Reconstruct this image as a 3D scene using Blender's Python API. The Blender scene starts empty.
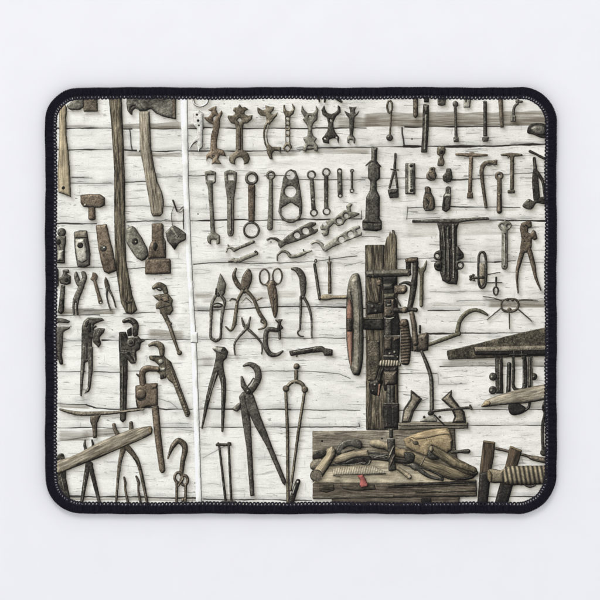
# A printed mouse pad lying on a white table top, photographed from straight above.
# The picture on the pad is a flat print: it is drawn here with vector shapes by a small
# painter and stored as colours of the cloth, each printed tool being a mesh of its own.
import bpy, math, random
import numpy as np
random.seed(5)
S = 0.00046                 # metres per photo pixel (pad about 23.5 x 19.6 cm)
CX, CY = 300.0, 300.0
C = bpy.context.scene.collection
def W(x, y, z=0.0): return ((x-CX)*S, (CY-y)*S, z)

# ------------------------------------------------------------------ painter
CELL = 0.4
X0, Y0, X1, Y1 = 53.0, 94.0, 549.0, 507.0
NX = int((X1-X0)/CELL)+1; NY = int((Y1-Y0)/CELL)+1
gx = X0+np.arange(NX)*CELL; gy = Y0+np.arange(NY)*CELL
rs = np.random.RandomState(11)
LAT = rs.rand(256, 256).astype(np.float32)
def vn(x, y, seed=0):
    x = x+seed*17.31; y = y+seed*9.73
    xi = np.floor(x).astype(np.int64); yi = np.floor(y).astype(np.int64)
    fx = (x-xi).astype(np.float32); fy = (y-yi).astype(np.float32)
    fx = fx*fx*(3-2*fx); fy = fy*fy*(3-2*fy)
    a = LAT[yi & 255, xi & 255]; b = LAT[yi & 255, (xi+1) & 255]
    c = LAT[(yi+1) & 255, xi & 255]; d = LAT[(yi+1) & 255, (xi+1) & 255]
    return (a*(1-fx)+b*fx)*(1-fy)+(c*(1-fx)+d*fx)*fy
def fb(x, y, s, seed=0):
    return (vn(x/s, y/s, seed)*.5+vn(x/s*2.1, y/s*2.1, seed+1)*.3+vn(x/s*4.3, y/s*4.3, seed+2)*.2)
def sst(a, b, x):
    t = np.clip((x-a)/(b-a), 0, 1); return t*t*(3-2*t)
XX, YY = np.meshgrid(gx, gy)
IMG = np.zeros((NY, NX, 3), np.float32)
OWN = np.zeros((NY, NX), np.int32)

def seg_d(X, Y, ax, ay, bx, by):
    vx, vy = bx-ax, by-ay; L = vx*vx+vy*vy+1e-9
    t = np.clip(((X-ax)*vx+(Y-ay)*vy)/L, 0, 1)
    return np.hypot(X-ax-t*vx, Y-ay-t*vy), t
def sd_poly(X, Y, P):
    d = np.full(X.shape, 1e9); ins = np.zeros(X.shape, bool); n = len(P)
    for i in range(n):
        ax, ay = P[i]; bx, by = P[(i+1) % n]
        d = np.minimum(d, seg_d(X, Y, ax, ay, bx, by)[0])
        if ay != by:
            c = ((ay > Y) != (by > Y)) & (X < (bx-ax)*(Y-ay)/(by-ay)+ax)
            ins ^= c
    return np.where(ins, -d, d)
def sd_stroke(X, Y, P):
    d = np.full(X.shape, 1e9)
    if len(P) == 1: return np.hypot(X-P[0][0], Y-P[0][1])-P[0][2]
    for (ax, ay, ar), (bx, by, br) in zip(P[:-1], P[1:]):
        q, t = seg_d(X, Y, ax, ay, bx, by)
        d = np.minimum(d, q-(ar+(br-ar)*t))
    return d
def catmull(P, closed, n=5):
    P = [np.array(p, float) for p in P]; out = []; m = len(P)
    for i in range(m if closed else m-1):
        if closed: a, b, c, d = P[i-1], P[i], P[(i+1) % m], P[(i+2) % m]
        else: a, b, c, d = P[max(i-1, 0)], P[i], P[i+1], P[min(i+2, m-1)]
        for k in range(n):
            t = k/n
            out.append(.5*(2*b+(c-a)*t+(2*a-5*b+4*c-d)*t*t+(3*b-a-3*c+d)*t**3))
    if not closed: out.append(P[-1])
    return out

# two colours (sRGB 0-255), grit amount, rim darkness
MATS = {
 'iron':  ((44,42,36),(116,112,99), 1.0),
 'dark':  ((18,17,14),(72,69,59), 1.0),
 'black': ((14,13,12),(48,45,38), .8),
 'steel': ((85,82,70),(152,148,131), .9),
 'pale':  ((124,121,106),(184,180,164), .7),
 'rust':  ((70,59,46),(132,117,96), 1.1),
 'brown': ((52,46,37),(112,101,84), 1.1),
 'brass': ((64,58,45),(128,118,98), 1.0),
 'olive': ((76,72,55),(126,120,98), .9),
 'wood':  ((128,116,91),(180,166,135), .8),
 'tan':   ((134,116,84),(184,164,126), .9),
 'grey':  ((92,84,68),(156,147,127), 1.1),
 'bark':  ((40,36,28),(124,114,92), 1.5),
 'log':   ((64,57,41),(138,125,97), .8),
 'clamp': ((38,32,24),(88,74,57), 1.0),
 'red':   ((138,70,64),(172,100,90), .6),
 'pink':  ((112,82,66),(146,112,94), .9),
 'wheel': ((72,68,56),(124,118,102), .6),
 'white': ((218,218,209),(232,232,224), .04),
 'paint': ((176,175,164),(210,208,199), .6),
 'scale': ((160,148,122),(198,188,160), .8),
 'shade': ((30,28,24),(48,45,38), .4),
}
TOOLS = [(None, None)]
def soften(P, r=.9):
    out = []; n = len(P)
    for i in range(n):
        a, b, c = P[i-1], P[i], P[(i+1) % n]
        la = math.hypot(a[0]-b[0], a[1]-b[1])+1e-6; lc = math.hypot(c[0]-b[0], c[1]-b[1])+1e-6
        ta = min(.42, r/la); tc = min(.42, r/lc)
        p = (b[0]+(a[0]-b[0])*ta, b[1]+(a[1]-b[1])*ta); q = (b[0]+(c[0]-b[0])*tc, b[1]+(c[1]-b[1])*tc)
        m = ((p[0]+q[0]+2*b[0])/4, (p[1]+q[1]+2*b[1])/4)
        out += [p, m, q]
    return out
def parse(prims, ox, oy, s):
    shapes, holes = [], []
    for pr in prims.split(';'):
        f = pr.split()
        if not f: continue
        k = f[0]; v = [float(t) for t in f[1:]]
        px = lambda i: ox+v[i]*s
        py = lambda i: oy+v[i]*s
        if k in ('p', 'q', 'hp', 'hq'):
            P = [(px(i), py(i+1)) for i in range(0, len(v), 2)]
            if k[-1] == 'p': P = soften(P)
            if k[-1] == 'q': P = [tuple(t) for t in catmull(P, True, 4)]
            (holes if k[0] == 'h' else shapes).append(('p', P))
        elif k in ('s', 'w', 'wc', 'hs', 'hw'):
            P = [(px(i), py(i+1), v[i+2]*s) for i in range(0, len(v), 3)]
            if k[-1] == 'w' : P = [tuple(t) for t in catmull(P, False)]
            if k == 'wc': P = [tuple(t) for t in catmull(P, True)]; P.append(P[0])
            (holes if k[0] == 'h' else shapes).append(('s', P))
        elif k in ('c', 'h'):
            (holes if k == 'h' else shapes).append(('s', [(px(0), py(1), v[2]*s)]))
        elif k in ('e', 'er', 'he'):        # ellipse x y rx ry ; er adds a ring width
            n = 28; P = [(ox+(v[0]+v[2]*math.cos(2*math.pi*i/n))*s, oy+(v[1]+v[3]*math.sin(2*math.pi*i/n))*s) for i in range(n)]
            if k == 'er': shapes.append(('s', [(a, b, v[4]*s) for a, b in P+[P[0]]]))
            else: (holes if k == 'he' else shapes).append(('p', P))
    return shapes, holes
def bounds(shapes):
    xs, ys = [], []
    for k, P in shapes:
        for p in P:
            r = p[2] if len(p) > 2 else 0
            xs += [p[0]-r, p[0]+r]; ys += [p[1]-r, p[1]+r]
    return min(xs), min(ys), max(xs), max(ys)
def ev(X, Y, kp): return sd_poly(X, Y, kp[1]) if kp[0] == 'p' else sd_stroke(X, Y, kp[1])
def hexcol(c): return np.array([int(c[i:i+2], 16) for i in (0, 2, 4)], float)

def T(name, label, ox, oy, spec, sh=1.0, s=None):
    """draw one printed tool; every line of spec is one layer: 'material key=value ...: shapes'"""
    if s is None: s = 1.0 if (ox == 0 and oy == 0) else 1/6.0
    TOOLS.append((name, label)); idx = len(TOOLS)-1
    layers = []
    for ln in spec.strip().split('\n'):
        hd, pr = ln.split(':'); hd = hd.split(); opt = dict(t.split('=') for t in hd[1:])
        layers.append((hd[0], opt)+parse(pr, ox, oy, s))
    allsh = [q for l in layers if 'x' not in l[1] for q in l[2]]
    bb = bounds([q for l in layers for q in l[2]]); PAD = 9
    i0 = max(0, int((bb[0]-PAD-X0)/CELL)); i1 = min(NX, int((bb[2]+PAD-X0)/CELL)+2)
    j0 = max(0, int((bb[1]-PAD-Y0)/CELL)); j1 = min(NY, int((bb[3]+PAD-Y0)/CELL)+2)
    if i1 <= i0 or j1 <= j0: return
    X = XX[j0:j1, i0:i1]; Y = YY[j0:j1, i0:i1]
    wob = .16
    Xw = X+(vn(X/2.2, Y/2.2, idx)-.5)*wob*2; Yw = Y+(vn(X/2.2, Y/2.2, idx+40)-.5)*wob*2
    ds = []
    for m, opt, shp, hol in layers:
        d = np.full(X.shape, 1e9)
        for q in shp: d = np.minimum(d, ev(Xw, Yw, q))
        for q in hol: d = np.maximum(d, -ev(Xw, Yw, q))
        ds.append(d)
    img = IMG[j0:j1, i0:i1]; own = OWN[j0:j1, i0:i1]
    # the soft shade that the photographed tool threw on the boards
    du = ds[0]
    for l, d in zip(layers[1:], ds[1:]): du = np.minimum(du, d)
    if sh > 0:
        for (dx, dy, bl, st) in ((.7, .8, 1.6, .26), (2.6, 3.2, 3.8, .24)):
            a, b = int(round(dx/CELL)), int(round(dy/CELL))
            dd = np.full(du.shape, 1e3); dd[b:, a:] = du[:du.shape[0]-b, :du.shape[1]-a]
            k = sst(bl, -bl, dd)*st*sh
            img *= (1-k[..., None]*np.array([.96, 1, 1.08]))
    for (m, opt, shp, hol), d in zip(layers, ds):
        a = np.clip(.5-d/(CELL*1.5), 0, 1)
        c0, c1, grit = MATS[m]; c0 = np.array(c0, float); c1 = np.array(c1, float)
        bev = float(opt.get('b', 1.3)); kk = float(opt.get('k', 1.0))
        t = np.clip(-d/bev, 0, 1); h = bev*np.sqrt(np.clip(1-(1-t)**2, 0, 1))
        h = h+(fb(X, Y, 3.0, idx)-.5)*.5*grit+(vn(X/1.1, Y/1.1, idx)-.5)*.13*grit
        hy, hx = np.gradient(h, CELL)
        nz = 1/np.sqrt(1+hx*hx+hy*hy)
        lam = (-hx*(-.42)-hy*(-.58)+.72)*nz      # lit from the upper left in the print
        lam = (lam-.72)
        if 'g' in opt:
            an = math.radians(float(opt['g'])); u = X*math.cos(an)+Y*math.sin(an); v = -X*math.sin(an)+Y*math.cos(an)
            n1 = vn(u/9, v/.7, idx)*.45+vn(u/22, v/1.9, idx+3)*.35+vn(u/3, v/.5, idx+5)*.2
            n1 = np.clip((n1-.5)*1.9+.5, 0, 1)
            crack = sst(.80, .95, vn(u/12, v/.9, idx+8))*.45*grit
        else:
            n1 = fb(X, Y, 5.5, idx)*.35+fb(X, Y, 1.3, idx+9)*.45+vn(X/14, Y/14, idx+7)*.2
            n1 = np.clip((n1-.5)*2.4+.5, 0, 1); crack = sst(.72, .92, vn(X/1.3, Y/1.1, idx+8))*.35*grit
        col = c0+(c1-c0)*n1[..., None]
        if 'st' in opt:
            sa, sp, sm = [float(q) for q in opt['st'].split(',')]; an = math.radians(sa)
            u = X*math.cos(an)+Y*math.sin(an)
            w = .5+.5*np.sin(2*math.pi*u/sp)
            col = col*(1-sm+1.25*sm*w[..., None])
        b2 = float(opt.get('v', 4.5)); t2 = np.clip(-d/b2, 0, 1); h2 = b2*.8*np.sqrt(np.clip(1-(1-t2)**2, 0, 1))
        gy2, gx2 = np.gradient(h2, CELL); n2 = 1/np.sqrt(1+gx2*gx2+gy2*gy2)
        lam2 = np.clip((gx2*.50+gy2*.40+.72)*n2-.72, -.9, .5)
        lit = (1.06+lam*.62+lam2*.5)*(.88+.24*vn(X/7, Y/9, idx+31))
        gl = 0 if 'g' in opt or m in ('white', 'paint', 'pink', 'red', 'scale', 'tan', 'wood', 'grey', 'log') else 62
        spec = np.clip((-hx*-.34-hy*-.42+.84)*nz, 0, 1)**16*gl*(.25+1.1*vn(X/2.6, Y/2.6, idx+33))
        spk = sst(.84, .97, vn(X/.9, Y/(1.6 if m == 'bark' else .9), idx+21))*(.28 if m != 'bark' else .5)*min(grit, 1)
        col = (col*.93+col.mean(axis=2, keepdims=True)*.07+7)*(lit*(.35+.65*kk)*(1-crack*.7))[..., None]+(spk*65+spec)[..., None]*np.array([1.0, .98, .90])
        rim = np.exp(-np.clip(-d, 0, 9)/.45)*(.09 if grit > .1 else .04)
        col = col*(1-rim[..., None])
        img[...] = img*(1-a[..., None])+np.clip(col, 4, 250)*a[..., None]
        own[a > .5] = idx if 'x' not in opt else own[a > .5]
TABLE0 = (.785,.785,.812); TABLE1 = (.80,.802,.827); PRINT_GAIN = .93; WORLD = .93; KEY = 7.0
# ------------------------------------------------------------------ the printed board wall
tone = fb(XX, YY, 55, 3)-.5
IMG[...] = np.array([234, 232, 222], float)+tone[..., None]*14
IMG += ((fb(XX/3.2, YY, 5, 8)-.5)*16)[..., None]
IMG += ((vn(XX/5, YY/.9, 4)-.5)*9)[..., None]+((vn(XX/1.1, YY/.8, 6)-.5)*7)[..., None]
# brighter in the lower left, warmer and greyer at the upper right
IMG += (sst(520, 120, XX+(500-YY)*.3)*5)[..., None]*np.array([.6, .9, 1.0])
# hair-fine paint cracks along the grain
ck = vn(XX/16+vn(XX/9, YY/9, 31)*.6, YY/1.25+vn(XX/14, YY/14, 33)*2.2, 12)
dn = sst(.35, .75, fb(XX, YY, 30, 15))
IMG *= (1-sst(.83, .96, ck)*.20*(.35+dn))[..., None]
ck = vn(XX/6+vn(XX/5, YY/5, 35)*.8, YY/.85+vn(XX/9, YY/9, 37)*2.6, 19)
IMG *= (1-sst(.88, .98, ck)*.36*dn)[..., None]
ck = vn(XX/3.5+vn(XX/5, YY/5, 75)*.8, YY/.7+vn(XX/6, YY/6, 77)*3, 79)
IMG *= (1-sst(.80, .95, ck)*.13*(.25+sst(.4, .75, fb(XX, YY, 24, 81))))[..., None]
ck = vn(XX/.8+vn(XX/5, YY/5, 85)*2, YY/5, 89)
IMG *= (1-sst(.90, .98, ck)*.10*sst(.5, .75, fb(XX, YY, 20, 91)))[..., None]
IMG *= (1-.045*sst(.55, .85, vn(XX/34, YY/5, 95)))[..., None]
def band(x0, y0, x1, y1, yb0, yb1, k, c=(122, 114, 99)):
    """bare or shaded strip between two board edges: y0..yb0 at x0, y1..yb1 at x1"""
    i0 = max(0, int((x0-X0)/CELL)); i1 = min(NX, int((x1-X0)/CELL))
    X = XX[:, i0:i1]; Y = YY[:, i0:i1]; t = (X-x0)/(x1-x0)
    wv = (vn(X/14, Y/40, 51)-.5)*3
    top = y0+(y1-y0)*t+wv; bot = yb0+(yb1-yb0)*t
    a = sst(-.8, .9, Y-top)*sst(.7, -.5, Y-bot)*sst(0, 6, X-x0)*sst(0, 6, x1-X)
    g = (.30+.5*vn(X/34, Y/1.6, 53)+.55*vn(X/11, Y/.8, 55))*(.7+.4*sst(0, 1, (Y-top)/np.maximum(bot-top, 1)))
    a = np.clip(a*k*g, 0, 1)[..., None]
    IMG[:, i0:i1] = IMG[:, i0:i1]*(1-a)+np.array(c, float)*a
def gap(pts, w, k, halo=.14):
    P = [(pts[i], pts[i+1]) for i in range(0, len(pts), 2)]
    xs = [p[0] for p in P]; ys = [p[1] for p in P]
    i0 = max(0, int((min(xs)-4-X0)/CELL)); i1 = min(NX, int((max(xs)+4-X0)/CELL)+2)
    j0 = max(0, int((min(ys)-8-Y0)/CELL)); j1 = min(NY, int((max(ys)+8-Y0)/CELL)+2)
    X = XX[j0:j1, i0:i1]; Y = YY[j0:j1, i0:i1]
    Yw = Y+(vn(X/16, Y/60, 61)-.5)*1.2+(vn(X/3, Y/20, 63)-.5)*.35; Xw = X+(vn(X/30, Y/5, 66)-.5)*1.0
    d = sd_stroke(Xw, Yw, [(a, b, 0.0) for a, b in P])
    ww = w*(.25+1.25*vn(X/13, Y/60, 65))-.06
    a = np.clip(.5-(d-ww)/.7, 0, 1)*k
    IMG[j0:j1, i0:i1] *= (1-halo*np.exp(-d/2.0)*(.4+vn(X/18, Y/40, 67)))[..., None]  # soft shade beside the gap, painted into the board colour
    IMG[j0:j1, i0:i1] = IMG[j0:j1, i0:i1]*(1-a[..., None])+np.array([40, 37, 31])*a[..., None]
    if k > .7 and halo > .1:       # highlight painted on the seam's lower lip, shade painted on the edge above
        dy = sd_stroke(Xw, Yw-1.5, [(p, q, 0.0) for p, q in P]); up = sd_stroke(Xw, Yw+2.2, [(p, q, 0.0) for p, q in P])
        IMG[j0:j1, i0:i1] += (np.exp(-(dy/.8)**2)*10*vn(X/12, Y/12, 69)*(1-a))[..., None]
        IMG[j0:j1, i0:i1] *= (1-.13*np.exp(-(up/1.8)**2)*vn(X/20, Y/30, 71))[..., None]
for b in [(57,125,112,127,127.5,128,.45),(120,124,184,122,128.5,129,.9),(186,124,204,125,129,129,.8),(204,120,300,118,128,128.5,.25),
    (124,151.5,184,152,156,157,.6),(188,151.5,300,151,156,156,.35),(300,148,372,148,153,154,.55),(335,119,380,116,128,126,.7),
    (362,113,552,111.5,126.5,125,.95),
    (56,308.5,118,309,314.5,314,.8),(146,330,186,331,338.5,338.5,.65),(192,294,216,291,299,297,.5),(200,296,300,290,303,297,.3),
    (486,299.5,549,300,307.5,307.5,.75),(430,302,490,301,306,306,.25),(440,359.5,548,359,366,366,.4),(470,402,549,402,408,408,.25),
    (56,403,92,405,407,409,.5),(92,430,200,430,434,433,.2),(56,432,92,432,441,440,.6),(80,430,118,428,438,436,.6),
    (56,497,200,498,500,501,.6),(200,356,216,357,366,366,.35),(460,219.5,500,219.5,224,222,.5),
    (395,120,404,120,128,128,.4),(404,222,440,222,238,236,.25),(440,222,520,221,236,234,.2),(372,404,384,404,409,409,.3),
    (406,208,520,208,211,211,.2),(245,268,345,262,271,266,.2),(150,221,184,221,224,224,.3)]: band(*b)
for g in [((57,128.2,112,128.4),.75,.85),((123,129,132,129),.7,.8),((152,128.6,184,129),.6,.7),((188,129,204,129),.7,.8),
    ((204,128,260,128.6,300,128.5,366,127.8),.75,.85),((405,127,470,126.3,500,126),.75,.9),((500,126,548,125.5),.3,.4),
    ((57,149.5,112,150),.7,.8),((124,150,136,150.5),.8,.85),((140,151,184,151.2),.8,.85),((188,151.4,300,151),.7,.75),((300,150,330,148,372,147),.7,.8),
    ((372,146.5,404,147,420,146.5),.6,.75),((404,146.6,470,146.2,548,144.6),1.0,.95),((402,128,402,134,404,146),.7,.8),
    ((130,129,130.5,140,132,150),.6,.75),((57,177.5,92,178),.35,.4),((72,177,84,177.5),.5,.6),((150,177.5,184,176.3),.35,.6),((188,175.7,200,176,212,175),.5,.7),
    ((265,175.8,290,175.6),.45,.7),((290,179.8,365,180),.45,.75),((362,178,410,178,455,179.5),.45,.65),((452,180.2,482,178.5),.7,.7),((478,175.5,549,172.5),.4,.7),((520,178,549,178.4),.35,.6),
    ((62,183,112,183.2),.4,.7),((125,182.3,146,181.6),.5,.75),((112,206,190,207),.35,.55),((57,223.8,96,223.4),.7,.8),((127,222,184,220.7),.6,.75),((186,220.3,240,220.2,300,220),.8,.92),
    ((300,219.4,362,219),.75,.9),((361.5,211,361.5,219),.5,.85),((362,236.8,380,237),.4,.6),((408,207.8,455,207.2),.5,.7),((407.5,207,407.2,219),.5,.7),((407,218.6,440,218.2),.35,.5),
    ((450,207.2,520,207.3),.7,.7),((490,220.3,549,220.6),.8,.95),((440,220.8,490,220.3),.35,.5),((57,267.5,112,267.6),.45,.7),((126,269,146,268),.45,.7),((194,264,210,262.5,232,262.2),.55,.85),((232,262.5,250,264,280,263.5,315,261,357,256),.45,.7),
    ((362,264,400,259),.3,.5),((396,258.5,435,258.3),.45,.75),((432,261.5,460,262.2,500,262),.5,.8),((495,262,515,260.8),.8,.85),((519,262,549,262.4),.35,.65),
    ((57,315.2,100,315),.45,.7),((84,311,116,309),.3,.5),((124,313.6,155,312.5),.45,.6),((194,311,218,310.8),.65,.85),((186,311,186,311.3),.3,.5),((198,310.4,240,308.6,300,306.4),.7,.85),((300,306.5,346,307),.8,.9),
    ((362,308.4,366,308.4),.8,.9),((428,310.3,460,310.2),.55,.85),((486,300,549,298.8),.45,.6),((426,333.4,490,333.2),.75,.9),((490,333.3,527,332),.55,.8),
    ((102,340.3,122,340.3),.7,.9),((138,340,192,339.8),.5,.75),((196,339.3,222,339.5),.5,.8),((57,342,70,340,86,340.5),.35,.5),((222,338.7,345,337.8),.45,.75),
    ((57,371.5,85,371.4),.45,.7),((94,372.2,121,372),.45,.75),((128,371.2,143,371),.35,.5),((196,359.5,218,359),.35,.5),((196,366,216,366),.35,.5),
    ((258,371.3,298,371.2),.4,.7),((298,371.4,322,371.8,340,374,350,378),.4,.6),((348,337,366,337),.5,.8),((400,373.3,437,373),.45,.7),((440,366.3,549,366),.5,.75),((364,373.6,366,373.6),.3,.5),
    ((57,403.5,86,404.8),.5,.7),((86,405,96,408.5,122,409),.6,.85),((126,409.5,150,407,166,409.3,192,409.4),.8,.85),((198,409.2,232,409.4,290,409.6),.8,.8),((290,410,360,410),.45,.7),
    ((396,410,432,410.3),.45,.7),((466,409.6,549,409.2),.45,.8),((57,427.7,128,427.6),.45,.8),((160,427.6,192,427.6),.5,.75),((198,427.5,290,427.3,360,426.6),.6,.85),
    ((359,423,360,427),.5,.8),((466,425.6,549,425.2),.5,.85),((57,496.3,200,498),.9,.8),((204,499.2,312,500.2),.6,.75),((486,496.3,535,497),.6,.8),
    ((438,374,438,384,466,384),.3,.4),
    ((150,395,170,402,178,409),.35,.4),((57,441,90,437,118,432),.3,.5),((203,458,218,450,230,444),.4,.6),((520,450,522,462),.3,.4),
    ((404,394,428,398,420,402),.4,.5),((430,245,460,246),.35,.4),((345,266,362,262),.3,.4),
    ((430,292,500,291),.3,.4),((457,301,485,300.2),.35,.5),((470,476,460,500),.3,.2)]: gap(*g)
for k in range(160):      # short upright checks between the long cracks
    x = rs.uniform(58, 545); y = rs.uniform(99, 500); L = rs.uniform(1.5, 7)
    gap((x, y, x+rs.uniform(-.8, .8), y+L*.5, x+rs.uniform(-.5, .5), y+L), rs.uniform(.0, .16), rs.uniform(.2, .45), .04)
for k in range(420):      # short random cracks
    x = rs.uniform(58, 545); y = rs.uniform(99, 500); L = rs.uniform(4, 22)
    gap((x, y, x+L*.5, y+rs.uniform(-.6, .6), x+L, y+rs.uniform(-1.2, 1.2)), rs.uniform(.0, .26)*rs.uniform(.5, 1.3), rs.uniform(.22, .62), .06)
for x, y, r in [(412,139,.9),(330,270,1.3),(198,214,.7),(195,483,.6),(271,242,.7)]:
    d = np.hypot(XX-x, YY-y); a = np.clip(.5-(d-r)/.8, 0, 1)[..., None]*.75; IMG[...] = IMG*(1-a)+45*a
# ------------------------------------------------------------------ the printed tools
T('printed_pipe','white painted pipe running down the boards',0,0,'''
white b=1 v=3: p 180.3 95 187.6 95 188.8 180 191.6 250 194 300 196.8 345 199.8 430 202 505 196 505 194 430 191.2 345 188.6 300 185.6 250 182.6 180
white b=1 v=3: p 189.9 332 197.6 332 198 343 190.6 343''',.28)
T('printed_hatchet','hatchet with a pale worn handle and rusty head, at the upper left corner',40,80,'''
brown b=2 k=.95: p 240 100 345 100 347 190 262 190 258 150 240 130
iron b=2: p 160 152 190 130 210 100 262 100 264 162 240 180 192 182 168 172
wood g=88 b=3: p 112 165 130 152 152 148 163 168 158 230 159 320 172 440 180 540 186 702 110 675 105 560 112 440 116 320 115 230
black b=.5 x=1: c 140 647 10''')
T('printed_wooden_handle','long bark-rough handle curving to a split lower end',0,0,'''
bark g=88 b=2.5: p 108.5 94 121.5 94 123 128 125 180 125.5 240 126.5 262 129.5 280 132.5 295 137.5 310 132 314.5 126 313 121 303 117.5 280 115.2 262 114.2 220 114.2 170 111.5 128
bark g=60 k=.6 b=.8: p 122 300 128 301 133 299 132 303 127 304''')
T('printed_axe','broad axe with a dark pitted head and long grey handle',120,80,'''
iron b=2.5: p 40 90 337 90 337 236 300 230 255 218 215 200 185 172 150 190 120 190 105 172 88 155 70 162 60 180 70 212 45 186 38 140
brown b=1 k=1.05: p 312 100 337 100 337 236 318 233
dark b=1: p 62 165 88 156 108 178 92 170 76 184 74 212 62 200
grey g=84 b=3 k=1.05: p 115 190 178 185 183 300 188 420 210 540 226 610 255 680 264 730 258 800 240 818 200 820 186 800 178 740 160 640 148 560 120 420 118 300
brown b=1.5 k=.8: p 190 800 258 796 242 818 200 820''')
T('printed_spanner','spanner painted white like the wall, with three dark holes',120,80,'''
paint k=1.05: w 438 100 6 445 140 6 480 158 6 520 140 6 530 100 6
paint: p 440 200 470 180 500 200 498 400 470 432 462 400 464 370 440 385 415 418 420 395 445 350 460 330 462 295 440 270
black b=.5 x=1: c 462 208 7; c 468 243 8; c 473 272 6''',.9)
T('printed_wrench','curved rusty double-ended wrench, first from the pipe in the top row',200,80,'''
rust k=1.0: p 45 180 70 165 100 155 98 180 110 205 130 180 137 200 120 238 118 280 108 330 100 380 103 410 140 420 158 458 120 450 108 475 130 505 85 500 68 508 75 475 50 465 38 488 38 450 60 430 63 380 66 330 78 290 76 265 50 255 20 222 45 225 65 205 70 188; hp 80 225 97 213 93 235 80 250; hp 78 452 90 462 84 468''')
T('printed_wrench','straight brown wrench with a diamond hole in its crowned head',200,80,'''
brass: p 195 185 205 165 225 165 238 143 250 165 270 160 292 178 270 186 266 205 290 215 316 208 312 235 285 260 262 262 257 290 257 420 290 440 300 470 290 500 262 508 263 485 255 468 237 462 218 470 210 485 212 508 185 500 172 480 178 452 215 425 215 290 210 265 185 258 165 228 166 212 195 215 210 205 210 190; hp 237 226 252 241 237 256 222 241
brown b=1 k=.9: p 228 285 246 285 246 420 228 420''')
T('printed_wrench','bow-shaped wrench with a slotted shank',200,80,'''
brass: p 343 162 375 182 396 176 392 150 415 160 447 162 442 180 425 200 440 210 467 192 462 215 436 245 416 270 404 310 404 350 412 385 430 400 487 402 484 440 470 425 448 424 432 440 436 478 420 475 402 440 400 410 385 380 377 330 383 280 400 245 395 215 365 215 345 195; hw 408 270 4 395 310 5 394 350 5 402 385 4''')
T('printed_wrench','slim wrench whose shank is pierced by square holes',200,80,'''
brass: p 500 148 508 148 515 182 540 190 558 172 550 138 570 165 562 205 542 218 541 350 543 380 554 404 525 436 495 410 512 380 511 215 498 190; hp 517 222 533 222 533 238 517 238; hp 517 248 533 248 533 264 517 264; hp 517 276 533 276 533 292 517 292; hp 517 304 533 304 533 324 517 324; hp 516 340 534 340 534 375 516 375; hp 525 393 539 409 525 423 509 408''')
T('printed_wrench','grey multi-jaw wrench with notched edges',280,80,'''
steel k=.85: p 132 150 145 180 165 200 195 200 215 180 215 150 232 180 225 215 224 240 205 255 196 270 192 310 200 335 222 350 208 370 228 395 226 432 205 425 200 408 165 408 157 432 138 425 138 400 155 380 138 352 165 335 168 300 164 275 150 255 134 235 148 225 126 190; h 180 220 6; hp 170 396 196 396 200 404 164 404''')
T('printed_wrench','black wrench with large jaws crossing at a narrow waist',280,80,'''
dark k=1.1: p 265 150 248 178 255 208 280 225 290 262 285 300 268 330 252 348 258 375 296 384 295 358 315 350 340 352 350 382 356 345 336 320 322 290 322 250 336 220 364 195 362 160 345 150 347 178 330 195 308 204 285 198 272 178; hp 305 230 312 243 305 254 297 243; h 270 352 6; h 338 345 6''')
T('printed_wrench','small grey wrench with a crowned head, last of the top row group',280,80,'''
iron: p 385 183 405 195 420 200 420 180 413 158 435 165 462 158 450 180 452 200 478 182 465 210 446 225 443 290 438 330 453 350 450 382 440 378 440 362 416 360 416 382 402 375 403 345 418 325 415 230 400 215''')
T('printed_wrench','jaw tips cut off by the top edge',280,80,'''
dark: s 232 100 7 236 130 4; s 270 100 7 268 132 5; w 320 100 5 350 118 8 368 130 7''')
T('printed_loop_spanner','rod with a looped top and a round knob below',370,80,'''
brass k=.8: er 118 160 15 36 6; s 128 190 6 125 240 5 119 335 6
dark: c 118 346 20
steel b=1 k=.8: c 112 342 7''')
T('printed_bar','short round-ended brown bar at the top edge',370,80,'''
brown k=1.1 b=2: p 258 95 289 95 288 215 273 231 259 216''')
T('printed_chisel','long dark chisel with a hinged top and a pale slot',370,80,'''
dark: p 322 95 356 95 352 135 324 135; p 318 145 354 148 352 300 343 436 306 436 314 300
steel k=.75 b=1: p 330 205 344 205 336 420 322 420
steel k=.6 b=1: p 326 152 348 152 344 190 330 190''')
T('printed_socket','dark socket cut off by the top edge',370,80,'''
iron k=.9: p 404 95 456 95 453 150 430 156 406 150''')
T('printed_wrench','thin two-ended wrench with square heads',370,80,'''
iron k=.95: q 498 135 512 125 527 135 528 155 512 162 498 155; s 512 155 8 513 250 8 517 350 9; p 500 342 532 342 533 372 502 374
pale b=1: c 510 358 6''')
T('printed_socket','pale steel socket at the top edge, left of the hex bar',460,80,'''
pale k=.95: p 24 95 66 95 60 166 20 166
dark b=1: p 34 95 42 95 40 135 32 135; p 58 95 66 95 60 166 56 166''')
T('printed_bar','dark bar ending in a hexagonal foot',460,80,'''
iron k=.85: p 140 124 161 124 163 338 139 338; p 132 342 173 340 170 368 136 371''')
T('printed_file','plain brown file hanging from the top edge',460,80,'''
brown k=1.15: p 228 95 256 95 263 285 241 287''')
T('printed_socket_wrench','small crooked wrench with a bright socket end',460,80,'''
iron: c 345 128 13; s 350 130 8 370 130 7; w 345 140 9 325 165 8 320 210 9
steel: p 302 212 336 212 334 250 302 250
dark b=1: p 316 218 322 218 322 246 316 246''')
T('printed_leather_cap','dark oval cap of leather at the upper right corner',460,80,'''
black: q 402 308 412 278 440 260 500 262 530 300 530 345 490 348 440 328 408 320
iron k=.85 b=3: q 425 295 445 275 495 275 515 300 505 330 460 325''')
T('printed_socket_wrench','T-handled rusty socket key with a tapered crossbar',450,140,'''
rust k=.9: p 32 78 110 80 130 70 150 80 228 85 226 97 140 103 106 103 90 98 32 93; p 114 98 139 98 131 316 108 316; p 103 314 137 314 138 351 101 351''')
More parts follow.
